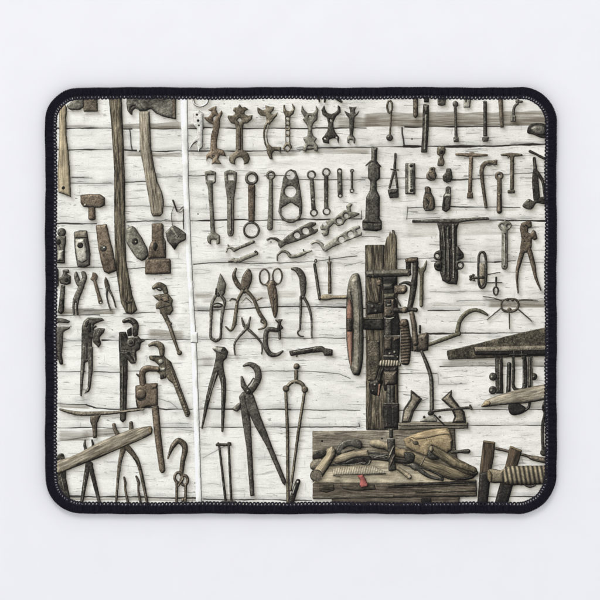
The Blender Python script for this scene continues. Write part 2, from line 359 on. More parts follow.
T('printed_hook_wrench','brown wrench with a bent-over head',450,140,'''
brown: w 268 138 13 232 134 12 203 148 14 190 182 13 196 260 11 216 402 9; p 252 122 284 118 284 150 260 154
dark b=1: w 225 150 4 245 148 4''')
T('printed_ratchet','stubby ratchet with a round head',450,140,'''
brown k=.9: c 295 216 26; s 296 240 14 296 320 15 296 425 17; h 295 214 7
rust k=.9 b=2: s 296 330 10 296 425 12''')
T('printed_socket_wrench','T-handled key with a square foot',450,140,'''
brass k=.9: p 303 84 350 78 370 76 435 84 436 96 385 101 383 300 360 300 360 101 345 112 345 98 305 94; p 346 300 389 300 389 321 346 321''')
T('printed_wrench','thin black wrench crossing the right edge',450,140,'''
dark: w 480 68 9 515 85 7 560 108 8 590 112 8''')
T('printed_drill','dark breast drill with an open frame at the right edge',450,140,'''
dark k=1.1: s 505 110 9 512 175 11; w 512 180 14 512 250 20 520 350 20; w 520 195 13 555 245 9 570 340 9; q 435 392 470 355 500 365 540 345 580 340 600 380 560 385 520 380 490 415 455 412
iron b=1.5: s 507 115 4 512 170 5; c 470 365 9''')
T('printed_sledge_head','rusty cross-shaped hammer head with a stub shaft',50,170,'''
rust k=.85 b=3: p 183 150 240 144 300 145 330 165 329 212 300 226 272 226 274 298 250 304 230 295 230 224 200 222 183 196
brown k=.7 b=1: p 195 206 320 208 300 226 200 222
steel b=1: c 212 210 8; c 265 200 4''')
T('printed_hammer_head','ball-peen hammer head beside the left hem',50,170,'''
iron k=.95 b=3: c 70 374 26; p 38 398 96 394 98 430 90 470 90 560 38 560
pale b=3 k=.9: p 44 480 82 480 80 545 44 545
black b=1: e 52 432 13 18''')
T('printed_hammer_head','square hammer head with a worn bright face',50,170,'''
iron b=3 k=.85: p 143 372 180 362 222 362 232 420 243 500 242 570 205 587 165 582 150 500
pale b=3 k=.98: p 152 415 205 412 222 470 226 540 195 560 166 545 152 470
grey b=2 k=.8: p 146 374 220 366 226 408 148 410
black b=1: c 182 452 18''')
T('printed_hammer_head','long rust-brown wedge head with one eye',50,170,'''
rust b=3 k=.82: p 274 332 340 324 358 400 382 500 400 605 352 624 324 612 305 545 290 470 282 400
dark b=1 x=1: c 320 470 20
pale b=1 x=1: c 326 466 7''')
T('printed_hammer_head','tilted grey hammer head with rounded ends',50,170,'''
steel b=3.5 k=.78: p 455 352 490 334 512 346 548 400 585 470 592 515 572 540 550 547 520 530 478 470 456 432
black b=1: c 509 429 20
steel b=1 k=.7: c 516 432 7''')
T('printed_sledge_head','heavy rust-red sledge head standing on its wide base',120,170,'''
rust b=3 k=.78: p 190 322 250 318 262 332 262 400 278 530 166 534 176 455 190 430
dark b=2: p 262 400 275 425 278 520 258 470
rust b=3 k=.82: p 160 535 300 532 305 545 306 620 300 622 200 628 150 626 152 545
black b=1 x=1: q 205 436 222 440 226 460 212 486 200 470''')
T('printed_splitting_wedge','faceted dark wedge hung on a bent wire',120,170,'''
dark: s 318 183 5 342 248 4; s 380 235 3 380 352 3; w 345 240 2 360 238 2 378 220 2; w 322 220 1.5 308 270 1.5 314 330 1.5; w 345 250 2 365 252 2 380 236 2
iron b=2 k=.9: p 272 372 318 330 352 348 396 380 395 418 355 440 328 480 305 452 282 425
steel b=2: p 300 352 322 345 356 398 344 410
black b=2: p 300 442 356 436 328 480''')
T('printed_wrench','open-ended wrench with a square box head, first of the second row',200,155,'''
steel k=.72: p 28 100 60 92 96 102 95 165 76 175 80 300 92 465 120 482 120 532 98 538 100 508 68 508 66 538 46 525 42 490 64 470 56 300 46 182 34 165; hp 44 120 86 120 84 153 44 153''')
T('printed_wrench','tapered wrench with a square socket and a grooved handle',200,155,'''
steel k=.72: p 145 100 180 87 222 102 218 180 206 255 204 470 196 488 172 488 164 470 162 255 150 180; hp 166 118 200 116 203 150 168 152
iron b=1 k=.8: s 184 290 6 184 470 7
steel b=2: s 182 275 5 183 455 4
dark b=1 x=1: c 178 200 6; c 182 255 4''')
T('printed_wrench','large rust-toned ring spanner with a wide lower ring',200,155,'''
iron k=.8: c 310 140 41; h 310 140 23
rust k=.75 b=2: p 288 178 332 178 328 402 291 402
iron k=.85: c 308 450 51; h 308 450 38''')
T('printed_wrench','slender ring-headed wrench with a rounded tail',200,155,'''
steel k=.72: c 424 122 28; s 426 150 12 425 300 14 420 435 18; h 424 121 13''')
T('printed_plate_spanner','wide flat spanner plate with two round holes and a hexagon hole',200,155,'''
iron k=.98 b=1.2: p 470 340 480 250 498 140 515 100 542 83 575 95 592 140 605 230 615 300 613 350 595 390 560 408 530 408 490 386; h 543 122 26; h 543 219 34; hp 489 320 545 284 594 316 594 362 572 384 514 384 489 362''')
T('printed_wrench','small pale hook spanner lying aslant, upper one',200,155,'''
steel k=.85: w 158 580 4 165 560 6 180 556 6 205 568 10; s 205 570 11 240 555 9 320 521 10; s 168 540 4 175 555 5
dark b=1 x=1: c 322 520 5''')
T('printed_wrench','ring spanner with a small centre hole, third before the big bolt',280,155,'''
iron k=1.05: c 188 118 27; s 190 140 12 192 180 13 201 325 13; c 203 346 24; h 188 119 17; h 203 347 15; h 196 265 5''')
T('printed_wrench','straight two-ring spanner with flat shank',280,155,'''
iron k=.95: c 277 103 26; s 277 130 13 277 315 13; c 279 338 24; h 277 103 16; h 279 338 15; h 277 258 4''')
T('printed_link','flat link with a hole at each end',280,155,'''
iron: s 357 94 15 361 242 15; h 357 97 8; h 361 243 7; h 359 170 3''')
T('printed_wrench','tiny ring spanner, smallest of its row',280,155,'''
iron: s 431 98 7 431 205 6; c 431 94 12; c 431 213 14; h 431 214 7; h 431 92 3''')
T('printed_bolt','thick dark bolt-like punch with hexagonal collars and wire',355,140,'''
dark k=1.15: s 65 152 3 95 126 4 125 126 4 155 160 3
iron b=3 v=9 k=.85: p 98 42 136 44 130 130 150 152 150 232 130 246 130 300 150 342 148 470 161 490 160 540 130 548 45 542 43 485 62 470 66 345 90 300 92 244 78 230 78 155 98 130
iron b=2 k=.62: p 124 150 150 154 150 232 126 242; p 45 482 160 488 160 500 45 496; p 110 500 160 500 160 540 112 544
dark b=1: s 70 150 3 98 128 5 126 130 5 152 156 3''')
T('printed_wrench','dark spanner with pear head and two round holes',250,195,'''
iron b=1.2 k=1.02: p 168 272 192 273 235 235 300 192 362 162 394 164 398 178 370 194 383 208 405 200 409 215 394 230 300 272 212 300 182 320 168 300; w 104 268 6 128 259 7 155 264 9 178 280 10; h 282 243 18; h 334 217 20''')
T('printed_wrench','pale four-jawed S-shaped wrench leaning to the right',280,155,'''
steel b=1.3 k=.92: p 240 432 262 402 300 388 330 376 362 350 385 330 402 332 396 305 415 290 437 292 424 315 426 342 470 346 480 356 440 376 402 385 378 420 348 427 325 410 297 437 290 482 262 490 248 468 275 452 245 450; h 397 366 13; h 356 395 16; h 268 412 13''')
T('printed_wrench','pale spanner with a curled tail and two round holes',280,155,'''
pale b=1.2 k=.83: p 262 542 300 515 350 484 440 430 475 421 482 438 455 452 465 466 492 460 492 482 400 517 320 552 270 582 254 560; w 190 530 7 215 521 8 245 532 10 266 562 12; h 369 508 18; h 424 478 19''')
T('printed_wrench','pale hook spanner with toothed back, lowest of the slanting ones',250,195,'''
steel b=1.2 k=.95: w 163 392 4 166 362 6 192 338 8 224 345 9 246 370 10 290 362 12 330 346 9 367 335 4; s 322 345 5 321 328 3
dark b=1 x=1: c 320 328 4''')
T('printed_wrench','small pale bar spanner under the first hook spanner',200,245,'''
steel b=1.2 k=.98: w 172 97 5 200 92 9 235 92 11; s 235 92 13 338 50 12; s 200 85 9 215 100 9
dark b=1 x=1: c 333 40 7; c 185 98 5''')
T('printed_brace_bit','dark forked bit bound with wire',355,140,'''
dark k=1.15: s 243 84 7 238 180 9; s 236 180 8 208 285 7; s 242 190 7 255 285 7; p 195 298 262 290 262 345 208 350
iron b=1.5: p 200 302 258 296 250 318 206 322; s 215 175 4 258 180 4''')
T('printed_plate','upright metal plate with two screw holes',355,140,'''
iron b=1.5 k=.8: p 301 138 362 138 362 326 301 326
pale b=1 k=.95: p 320 140 350 140 352 322 320 322
black b=.8 x=1: c 336 155 10; c 338 302 11
steel b=1 k=.8 st=90,2.2,.3: p 331 175 345 175 345 285 331 285''')
T('printed_socket','short double-ended socket above the rest of the group',355,140,'''
brass k=.8: q 495 45 520 38 542 48 542 75 528 98 536 125 532 152 512 158 494 150 500 115 508 98 492 80
dark b=1: e 518 72 12 12
pale b=1: c 512 50 5; c 508 106 5''')
T('printed_socket','rusty round socket with a square drive',355,140,'''
brown k=1: p 448 168 470 160 484 168 480 185 492 210 480 242 450 246 428 232 428 205 444 186
dark b=1: c 462 175 8; w 440 205 4 450 225 5 470 232 4; s 478 195 4 482 215 4
tan b=1 k=.8: c 466 200 5; s 448 192 3 456 190 3''')
T('printed_socket','dark round socket beside the rusty one',355,140,'''
dark k=1.15: p 548 172 576 170 580 190 586 225 575 252 550 258 528 244 526 215 544 196
steel b=1 k=.7: e 542 215 6 10''')
T('printed_socket','brown bottle-shaped socket standing above the shelf bar',355,140,'''
brown b=2.5 k=.9: q 418 285 438 278 455 290 458 315 476 350 480 405 460 424 425 422 408 400 410 345 420 315
dark b=1: s 422 316 4 452 314 4; w 425 350 4 440 375 6 430 405 5; s 470 360 4 470 400 4; s 425 420 6 465 418 5
tan b=1 k=.75: s 442 292 3 444 308 3; s 452 345 3 458 380 3''')
T('printed_socket','dark tall socket with a bright rim',355,140,'''
iron b=2 k=.75: p 544 284 558 276 576 286 574 318 578 340 571 415 546 434 521 418 530 332 542 318
pale b=1 k=.9: p 546 322 576 322 577 342 532 342; s 566 290 3 568 318 3
black b=1: s 538 350 5 532 408 5''')
T('printed_shelf_bracket','dark cast bracket under a long grey bar',400,210,'''
iron b=1.3 k=.9: p 72 58 350 52 400 48 528 42 537 58 400 68 350 78 72 76
dark b=3 k=.9: p 222 78 356 78 342 115 342 260 350 400 342 448 290 444 255 425 240 380 236 130
iron b=3 k=.6: q 250 245 225 245 203 265 208 295 235 305 250 300; q 250 308 222 308 204 325 212 358 238 368 250 360; q 335 225 352 222 364 240 382 262 380 288 356 300 335 300; q 335 304 362 304 383 322 378 350 355 358 335 356; h 222 275 11; h 360 330 12
black b=1: c 228 335 12; c 358 268 9
iron b=2 k=1.0: s 260 100 7 268 200 7 266 385 7; s 290 105 8 292 392 9; s 320 92 10 323 250 10 322 405 8
pale b=1 k=.8: s 258 100 2.5 262 190 2.5; s 287 108 3 288 200 2.5; s 318 100 2.5 320 240 3; s 290 240 2 289 370 2.5; s 324 260 2.5 322 400 2
dark b=2: s 303 180 10 300 230 6; c 290 415 16
steel b=1: s 285 110 3 283 300 3; s 256 100 2 250 150 2; c 290 400 5''',1.0)  # pale and steel strokes are groove highlights painted into the print
T('printed_shackle','oval iron loop with a wing nut at its side',400,210,'''
grey b=.8 k=1.15: q 480 330 492 320 508 330 508 430 492 458 478 430
dark k=1.1: wc 472 285 7 492 252 8 514 285 8 515 430 8 492 466 8 472 430 7; s 433 408 6 500 405 9; c 426 400 10; c 424 416 9; c 440 392 9; c 442 420 8; s 518 388 4 560 380 2.5 600 374 2.5''')
T('printed_eye_bolt','small cross-barred bolt with an open eye',400,210,'''
dark k=1.1: s 522 436 3 610 435 3; s 577 405 6 577 460 5; er 575 485 14 24 5''')
T('printed_wrench','bright flat wrench with a round pierced head',450,220,'''
steel k=.8: p 286 32 300 14 324 6 330 -8 338 6 362 12 372 36 356 58 346 64 347 285 336 298 316 296 308 285 311 64 300 56; h 312 34 9; h 352 36 8
pale b=1: s 328 90 5 327 270 4
black b=1 x=1: c 330 82 5; c 327 278 5''')  # pale stroke down the shank is a painted highlight
T('printed_pincers','large rusty fencing pliers with spread handles',450,220,'''
rust k=.78 b=2: p 418 50 426 20 452 10 478 2 490 10 490 45 470 50 468 75 485 80 498 58 514 68 526 112 505 122 492 112 490 165 470 195 440 198 420 172 430 110; hp 474 56 490 50 494 66 482 80 472 72; w 438 178 16 415 260 13 402 330 9 408 436 4; w 474 178 15 498 262 14 515 345 9 544 420 4
dark b=1 x=1: h 0 0 1; c 445 98 4; c 465 98 4; c 445 128 4; c 465 128 4; c 456 188 5; w 440 40 4 455 30 4 468 45 4''')
T('printed_trap','spider-like iron frame with five thin legs',450,220,'''
brown k=.75: wc 312 490 5 345 474 5 395 478 6 412 508 6 395 540 8 350 548 9 312 534 6; w 312 485 4 260 468 2.5 198 458 2; w 400 488 5 440 479 4 525 484 2.5; s 302 532 4 222 598 2.5; s 355 550 4 357 650 3; s 405 532 4 490 605 2.5; c 345 478 10; c 375 478 10; c 355 540 14''')
T('printed_sickle','curved hook blade on a jointed rod',390,300,'''
olive k=.8 b=1.5: w 585 90 6 555 72 10 510 60 12 460 78 14 420 125 13 405 190 14; c 410 200 17; s 398 208 12 310 240 12 235 268 10''')
T('printed_saw','dark rusty hand saw blade pointing left',450,300,'''
bark b=1 k=.62: p -19 303 60 287 220 247 420 198 590 160 590 335 150 352 -10 358 -18 330''',1.1)
T('printed_shelf_bracket','green-black twin bracket under a pale worn bar',450,300,'''
black b=2: p 140 284 590 272 590 330 400 332 150 330
grey b=1.5 k=.95: p 145 282 590 272 590 302 400 308 152 312
dark b=2.5: p 270 348 316 345 320 562 274 562; p 468 340 497 338 494 522 466 526; s 355 385 13 350 556 13; w 378 330 8 382 420 9 380 515 10 405 540 11 440 538 14 450 500 15 450 400 14 446 330 10
dark b=2: c 258 460 24; c 256 541 24; c 502 460 22; h 0 0 1
steel b=1 k=.6: w 374 350 2 378 500 3; w 444 350 3 446 510 3; s 494 350 3 490 520 3; c 252 462 9; c 250 543 9; c 504 460 7; s 300 365 4 298 540 4; s 480 350 4 478 510 4; s 384 310 4 384 350 3; s 430 310 4 432 350 3
iron b=1: s 355 380 5 352 540 5; s 440 345 5 442 500 5
dark b=2: s 360 328 6 460 328 6''')
T('printed_knob','black rounded knob below the wooden handle',470,350,'''
black b=3: q 233 325 285 318 335 348 325 375 270 392 236 375; w 330 362 9 352 345 9 358 312 8''')
T('printed_wooden_handle','weathered curved handle reaching in from the right edge',470,350,'''
grey g=-12 b=4 k=1.0: p 64 338 90 302 130 285 250 246 400 214 470 202 470 296 350 318 250 326 170 332 120 340 72 343
tan b=2 k=.75: q 75 335 95 308 115 306 125 320 110 336''')
T('printed_tongs','dark hanging tongs against the right hem',470,350,'''
dark: w 452 300 6 438 345 8 448 380 8 436 450 10 434 530 9 440 600 10; w 470 340 5 460 420 6 464 500 6; c 443 615 22''')
T('printed_monkey_wrench','small monkey wrench at the left hem, upper row',50,260,'''
iron k=.85 b=2: p 75 58 112 55 118 75 100 82 126 96 124 142 98 152 62 142 50 112 70 98 78 80; p 66 150 92 150 84 310 66 328 46 312 50 290
black b=1: c 98 120 13
dark b=2: p 62 230 82 230 82 310 66 326 46 312''')
T('printed_wrench','sliver of a wrench cut by the left hem',50,260,'''
iron k=.9: s 42 60 9 44 150 9''')
T('printed_alligator_wrench','open-jawed wrench with a split handle',50,260,'''
iron k=.85 b=2: q 143 98 158 68 174 100 184 122 192 100 188 70 212 72 222 105 208 150 185 168 160 148; s 190 155 17 156 238 19; w 146 240 8 140 280 7 143 322 6; w 168 240 8 162 280 7 166 326 6
pale b=1 x=1: c 183 130 5''')
T('printed_wrench','little rusty adjustable wrench',50,260,'''
rust k=.82: p 240 115 252 95 254 72 275 78 288 96 284 118 272 128 254 126; s 268 125 10 290 200 10 303 252 13; h 303 254 5''')
T('printed_pliers','small slim pliers with brown jaws',50,260,'''
brown k=.9: q 333 102 350 128 360 168 346 178 330 162 327 125
iron: w 344 172 8 342 225 5 362 298 5; w 352 172 8 378 225 5 394 280 5; c 346 170 10''')
T('printed_monkey_wrench','half-hidden wrench jaw at the left hem, middle',50,260,'''
iron k=.85: p 36 348 80 350 122 366 112 380 60 376 36 380; p 36 400 122 400 118 412 80 432 76 520 70 580 80 625 66 630 55 590 36 600
dark b=2: p 36 560 70 560 80 625 60 628''')
T('printed_monkey_wrench','dark adjustable wrench with two pointed legs',50,260,'''
iron k=.78 b=2: p 190 408 200 368 226 345 312 347 328 362 290 374 262 390 264 420 292 408 330 410 324 436 296 466 308 502 292 528 258 492 252 470 254 560 246 600 212 616 202 700 190 820 179 812 183 650 188 560
iron k=.72 b=1.5: p 222 520 258 520 258 650 244 770 232 792 204 803 226 764 231 650
steel b=1 k=.75: w 204 400 3 225 360 3 300 352 3; s 270 420 3 262 460 3; s 200 460 3 205 560 3; s 240 540 3 248 640 3; w 300 415 2 282 460 2 296 500 2
black b=1: s 218 395 7 228 372 7; s 236 385 9 238 425 9; q 255 400 275 392 280 400 262 412; s 222 500 4 220 590 4; c 292 490 8''')  # thin steel strokes are highlights painted on the wrench
T('printed_pipe_wrench','heavy black pipe wrench hanging upright',50,260,'''
dark k=1.2 b=2.5: w 445 368 12 478 360 17 512 385 19 512 445 17; p 414 432 455 430 470 470 530 455 548 478 575 482 545 500 540 535 518 550 520 600 512 622 484 622 466 598 466 700 456 960 436 976 419 960 419 700 416 560 412 520
steel b=1 k=.7: w 440 365 3 480 352 4 510 375 3; s 422 440 3 424 520 3; s 470 470 3 530 465 3; s 425 555 3 512 560 3; w 500 560 3 512 610 4
black b=1: p 462 420 490 400 492 455 465 458; s 470 555 6 500 600 5
iron b=2: c 485 495 26; w 455 362 6 480 356 9 505 375 8; s 500 400 5 498 440 5; p 425 540 515 545 512 556 425 552
dark b=1: c 485 495 13; s 440 600 5 438 900 5
steel b=1 k=.75: s 437 640 3 434 860 3''')
T('printed_pipe_wrench','slanting pipe wrench with a thin round shank',120,260,'''
brass b=2 k=.82: w 203 166 12 232 150 17 262 165 18 276 195 14; p 198 216 240 204 292 204 318 240 312 272 322 300 302 330 268 326 240 322 238 296 214 290 214 264 236 248 220 238; s 255 300 17 275 345 14 292 380 13 350 548 8; c 357 557 15; c 300 382 12
dark b=1: w 215 170 3 240 182 5 250 175 4; s 245 235 4 290 255 4; s 220 290 4 310 270 4
rust b=1.5 k=.9: p 250 222 290 215 300 245 260 255''')
T('printed_pipe_wrench','adjustable wrench with a beaded handle end',130,340,'''
brass b=2 k=.82: w 118 32 9 150 22 16 185 38 20 192 88 14; p 112 94 205 92 216 108 228 170 218 228 186 238 178 200 160 190 160 165 180 160 150 130 118 118; p 213 105 246 130 270 190 318 320 363 440 352 462 334 460 258 262 230 242 208 200
pale b=1.5 k=.9: c 186 130 16; p 160 168 212 165 214 188 162 190
dark b=1: p 180 205 205 205 205 230 180 236; p 120 92 200 94 198 104 140 104
brass b=1 k=1.05 st=70,3,.3: s 250 190 8 340 430 9
black b=.8 x=1: c 345 445 7''')
T('printed_monkey_wrench','big rust-brown wrench with a round boss and hooked top',130,340,'''
rust b=3 k=.82: w 78 270 20 74 200 20 100 172 20 165 175 16; s 40 205 4 55 215 8; p 32 275 90 262 166 258 168 395 100 402 60 418 38 395 32 340; p 128 396 172 394 190 600 213 782 204 798 186 798 176 780 150 600
rust b=3 k=.72: c 66 325 33
rust b=2 k=.95: p 130 270 160 268 160 290 130 292
dark b=1: w 36 365 3 42 380 3 46 405 3; s 110 405 3 165 400 3; w 40 345 3 60 362 4 90 352 3''')
T('printed_lever','curved brown lever lying level with a stub below',50,340,'''
grey b=2 k=.92: w 60 416 6 110 430 10 180 442 13 300 440 12 400 434 9 560 415 6
brown b=2 k=1: p 243 456 308 444 284 500 281 588 258 588 254 520 240 490''')
T('printed_pincers','left one of two pincers behind the slanting plank',50,420,'''
dark k=1.1: w 210 122 5 208 150 8 216 182 10; w 252 120 5 258 150 8 248 182 10; c 235 270 24; s 226 282 16 188 505 10; s 244 282 15 299 505 9
iron b=1: s 214 320 4 195 480 4''')
T('printed_pincers','right one of two pincers behind the slanting plank, with wide bowed legs',50,420,'''
brown k=.9: w 384 28 11 392 60 12 406 88 14; s 487 18 12 487 60 14; w 440 172 17 415 280 10 396 505 7; w 468 168 18 532 265 12 585 505 8
dark b=1: s 430 230 4 402 440 3; w 500 225 4 545 300 3 575 440 3''')
T('printed_tongs','thin wavy tong tips at the bottom edge',50,420,'''
brown k=.75: w 445 345 6 452 380 8 452 420 7 470 505 8; w 517 338 6 532 375 8 530 420 7 545 505 8''')
T('printed_pliers','dark pliers partly under the lower left hem',50,420,'''
dark k=1.2: q 42 218 80 203 92 260 98 350 122 490 88 500 50 400 42 300
steel b=1 k=.8: c 62 340 8; s 64 330 4 86 420 4''')
T('printed_plank','rough split stick lying aslant over the pincers',50,420,'''
grey g=-24 b=3.5 k=1.02: p 36 246 120 222 190 190 300 130 400 88 480 57 560 42 603 35 617 56 610 86 560 112 400 180 300 226 200 264 120 295 36 326
tan b=1.5 k=.8: e 603 60 11 22
bark g=-24 b=1 k=.85: p 50 305 200 245 400 165 560 98 560 112 400 180 200 264 50 322''')
T('printed_hook','rusty forged hook joined to a chain link',130,420,'''
brown b=2.5 k=.95: w 228 228 5 242 190 10 258 155 15 290 125 17 322 145 18 330 180 17 316 250 15 308 325 13
brown b=1.5 k=.85: er 292 345 24 30 9; er 326 362 20 30 9
brown b=1.5 k=.9: s 282 375 9 279 495 8; s 334 390 9 332 495 8; s 320 350 7 290 395 6; c 318 480 11''')
T('printed_dividers','narrow two-legged iron staple standing on the bottom edge',200,420,'''
dark k=1.2: s 103 148 9 182 148 8; s 170 138 7 182 140 7; s 108 138 5 106 142 7; s 115 155 7 135 320 7 154 490 8; s 172 150 7 180 320 7 188 490 8; s 138 492 9 206 492 9''')
T('printed_pincers','black end-cutting pincers with pale nose',200,330,'''
dark k=1.15 b=2: p 78 118 96 98 150 102 170 130 160 170 142 188 142 240 90 240 84 215 95 165 96 135; w 104 228 22 66 340 15 40 450 12 12 588 5; w 120 228 21 142 330 16 140 450 12 134 605 7
pale b=2 k=.85: p 72 108 90 98 140 108 132 130 142 140 118 138 80 120
iron b=1: s 100 260 5 52 420 4; s 136 290 5 138 440 4''')
T('printed_pipe_pliers','big dark hook-nosed pliers with long flat legs',200,330,'''
iron b=2 k=.72: w 263 215 6 300 205 14 340 232 20 350 285 20 325 340 19 292 375 20; p 234 400 256 370 285 372 305 560 327 995 301 997 278 700 256 560
iron b=2 k=.68: s 250 282 7 262 335 17 300 385 18; p 275 375 322 390 365 520 450 740 517 905 512 935 494 918 400 700 320 560 268 440
iron b=2 k=1: q 195 472 238 436 244 462 224 490
dark b=1: w 275 350 4 300 320 4 320 290 4; s 265 400 3 300 560 3; c 290 372 16
steel b=1 k=.8: c 288 366 8; s 325 290 3 350 320 3; c 405 710 5''')
T('printed_calipers','tall brown calipers with ball joints',260,330,'''
brass b=2 k=.82: s 155 370 9 165 600 10 168 1035 11; s 268 370 9 232 600 9 184 960 8; c 220 219 19; p 205 240 230 240 228 300 205 300; w 157 350 12 180 322 10 213 308 13 250 322 12 268 355 12
brown b=2.5: c 156 352 20; c 269 357 20; c 219 219 17
pale b=1 x=1: c 206 320 4''')
T('printed_file','dark flat bar beside the caliper tips at the bottom edge',200,420,'''
black b=2: s 588 368 15 545 500 17
pale b=1 x=1: c 588 372 7; s 572 395 3 558 440 3''')
T('printed_secateurs','old secateurs with long straight grips',200,245,'''
steel k=.72 b=2: p 121 168 138 195 158 235 150 290 132 312 105 296 92 282 104 232
iron: w 105 290 9 78 335 9 68 380 10 66 470 8 64 550 8 92 574 11; w 128 305 9 148 340 10 138 385 11 128 470 8 122 555 8 95 574 11
dark b=1: er 103 362 28 12 5; c 110 302 9; s 98 264 6 96 292 7
steel b=1 k=.85: c 98 572 9; s 86 365 4 120 365 4''')
T('printed_tin_snips','wide-open rusty shears with curled grips',200,245,'''
brown k=1.1 b=2: w 215 142 6 204 185 12 222 230 15 252 262 15; q 290 142 313 178 306 232 272 290 244 268 254 190
brass k=.8: w 255 278 11 226 335 9 216 400 11 205 478 12 184 512 7 154 490 4; w 280 275 12 322 325 10 352 400 11 392 465 11 384 495 8 350 506 4; w 180 332 4 195 322 5 222 332 5; w 340 332 5 358 322 5 372 316 3; s 248 345 2 276 315 2 310 345 2; w 370 440 5 366 460 5 385 470 5; s 200 470 5 218 476 4
dark b=1: c 265 262 8''')
T('printed_scissors','rusty scissors hung with points down',200,245,'''
brown k=.95: er 386 192 29 46 5; er 464 187 28 46 5; s 400 240 8 425 235 9; s 458 236 7 445 240 8
rust k=.8 b=2: q 425 212 448 225 465 300 466 400 454 436 440 425 420 340 404 262 410 235
brown b=1 k=.8: s 436 235 3 440 400 3; c 444 325 6''')
T('printed_pliers','small slim pliers with bowed legs',200,245,'''
iron k=1.0: s 250 438 5 264 485 9; s 302 434 5 290 485 9; c 280 492 17; w 276 505 9 228 558 7 206 600 6 210 658 4; w 288 505 9 342 555 7 373 600 6 370 652 4
dark b=1: c 284 500 6''')
T('printed_clamp','small iron G-clamp with a thumb screw',200,330,'''
iron k=.75 b=2: w 470 2 10 425 -5 14 398 15 15 394 90 15 418 142 15 462 148 12 495 128 6
iron k=.9: s 478 -50 9 478 50 8; p 448 -62 498 -66 482 -38 502 -12 480 4 458 -8 468 -40
dark b=1: s 476 -30 5 476 0 5; s 420 8 3 465 10 3''')
T('printed_dividers','curved beak-headed dividers',280,245,'''
iron k=.85 b=2: w 72 143 7 108 152 17 134 195 21 139 260 19 138 315 12
iron k=.8: w 126 310 8 124 400 7 120 505 6; w 145 315 9 172 370 8 188 440 6 190 555 5; w 118 508 6 106 525 5 118 545 4 140 548 4
steel b=1: c 138 312 6; s 90 148 3 125 180 3''')
T('printed_rod','thin leaning iron rod with an eye on top',280,245,'''
dark k=1.15: s 207 116 8 220 200 9 238 322 9; er 214 96 6 10 3
iron b=1: s 210 125 3 236 310 3''')
T('printed_punch','short straight punch with a flat head',280,245,'''
brown k=.85: p 280 100 310 98 306 120 309 292 288 292 289 120; s 295 70 3 295 100 3''')
T('printed_hammer_arm','dark flat bar with a square block at one end',260,330,'''
dark k=1.1 b=2: p 174 126 340 98 372 95 392 110 436 116 436 155 386 154 378 132 300 138 228 150 182 156; c 220 155 6
pale b=.8 k=.7: s 200 132 2 350 106 2''')
T('printed_post','rough dark timber post behind the drill press',360,225,'''
bark g=90 b=2 k=.95: p 50 200 240 196 300 300 372 440 382 1000 385 2050 60 2050 56 1000
bark g=90 b=2 k=1.05: p 228 470 246 200 262 150 268 122 286 112 300 58 306 84 326 84 318 48 346 54 350 90 362 100 370 200 374 470
black b=1: p 226 200 246 210 236 440 222 440; s 302 90 4 300 130 3
bark g=80 b=3 k=1.1: p 78 530 215 528 208 640 196 780 160 792 75 765
rust b=2: q 170 560 212 550 214 600 175 610
black b=4: p 60 770 200 790 235 760 240 880 70 900; p 210 520 232 520 215 780 200 780
iron b=3 k=.55: c 125 815 22; c 160 860 18
bark b=3 k=.7: p 70 1150 200 1150 205 1400 160 1560 75 1560
black b=4: q 95 1570 160 1545 200 1540 230 1560 215 1620 190 1700 120 1692 92 1640; q 235 1540 268 1530 275 1640 240 1650
steel b=3 k=.5: c 150 1600 16; c 130 1660 14
pink b=3 k=.9: s 196 1600 12 186 1700 10''',1.0,.1)
T('printed_wrench','olive open-jawed wrench right of the drill press',340,225,'''
olive k=.82: p 466 242 480 262 500 248 518 208 524 228 516 268 502 290 500 486 488 496 477 486 478 295 466 275''')
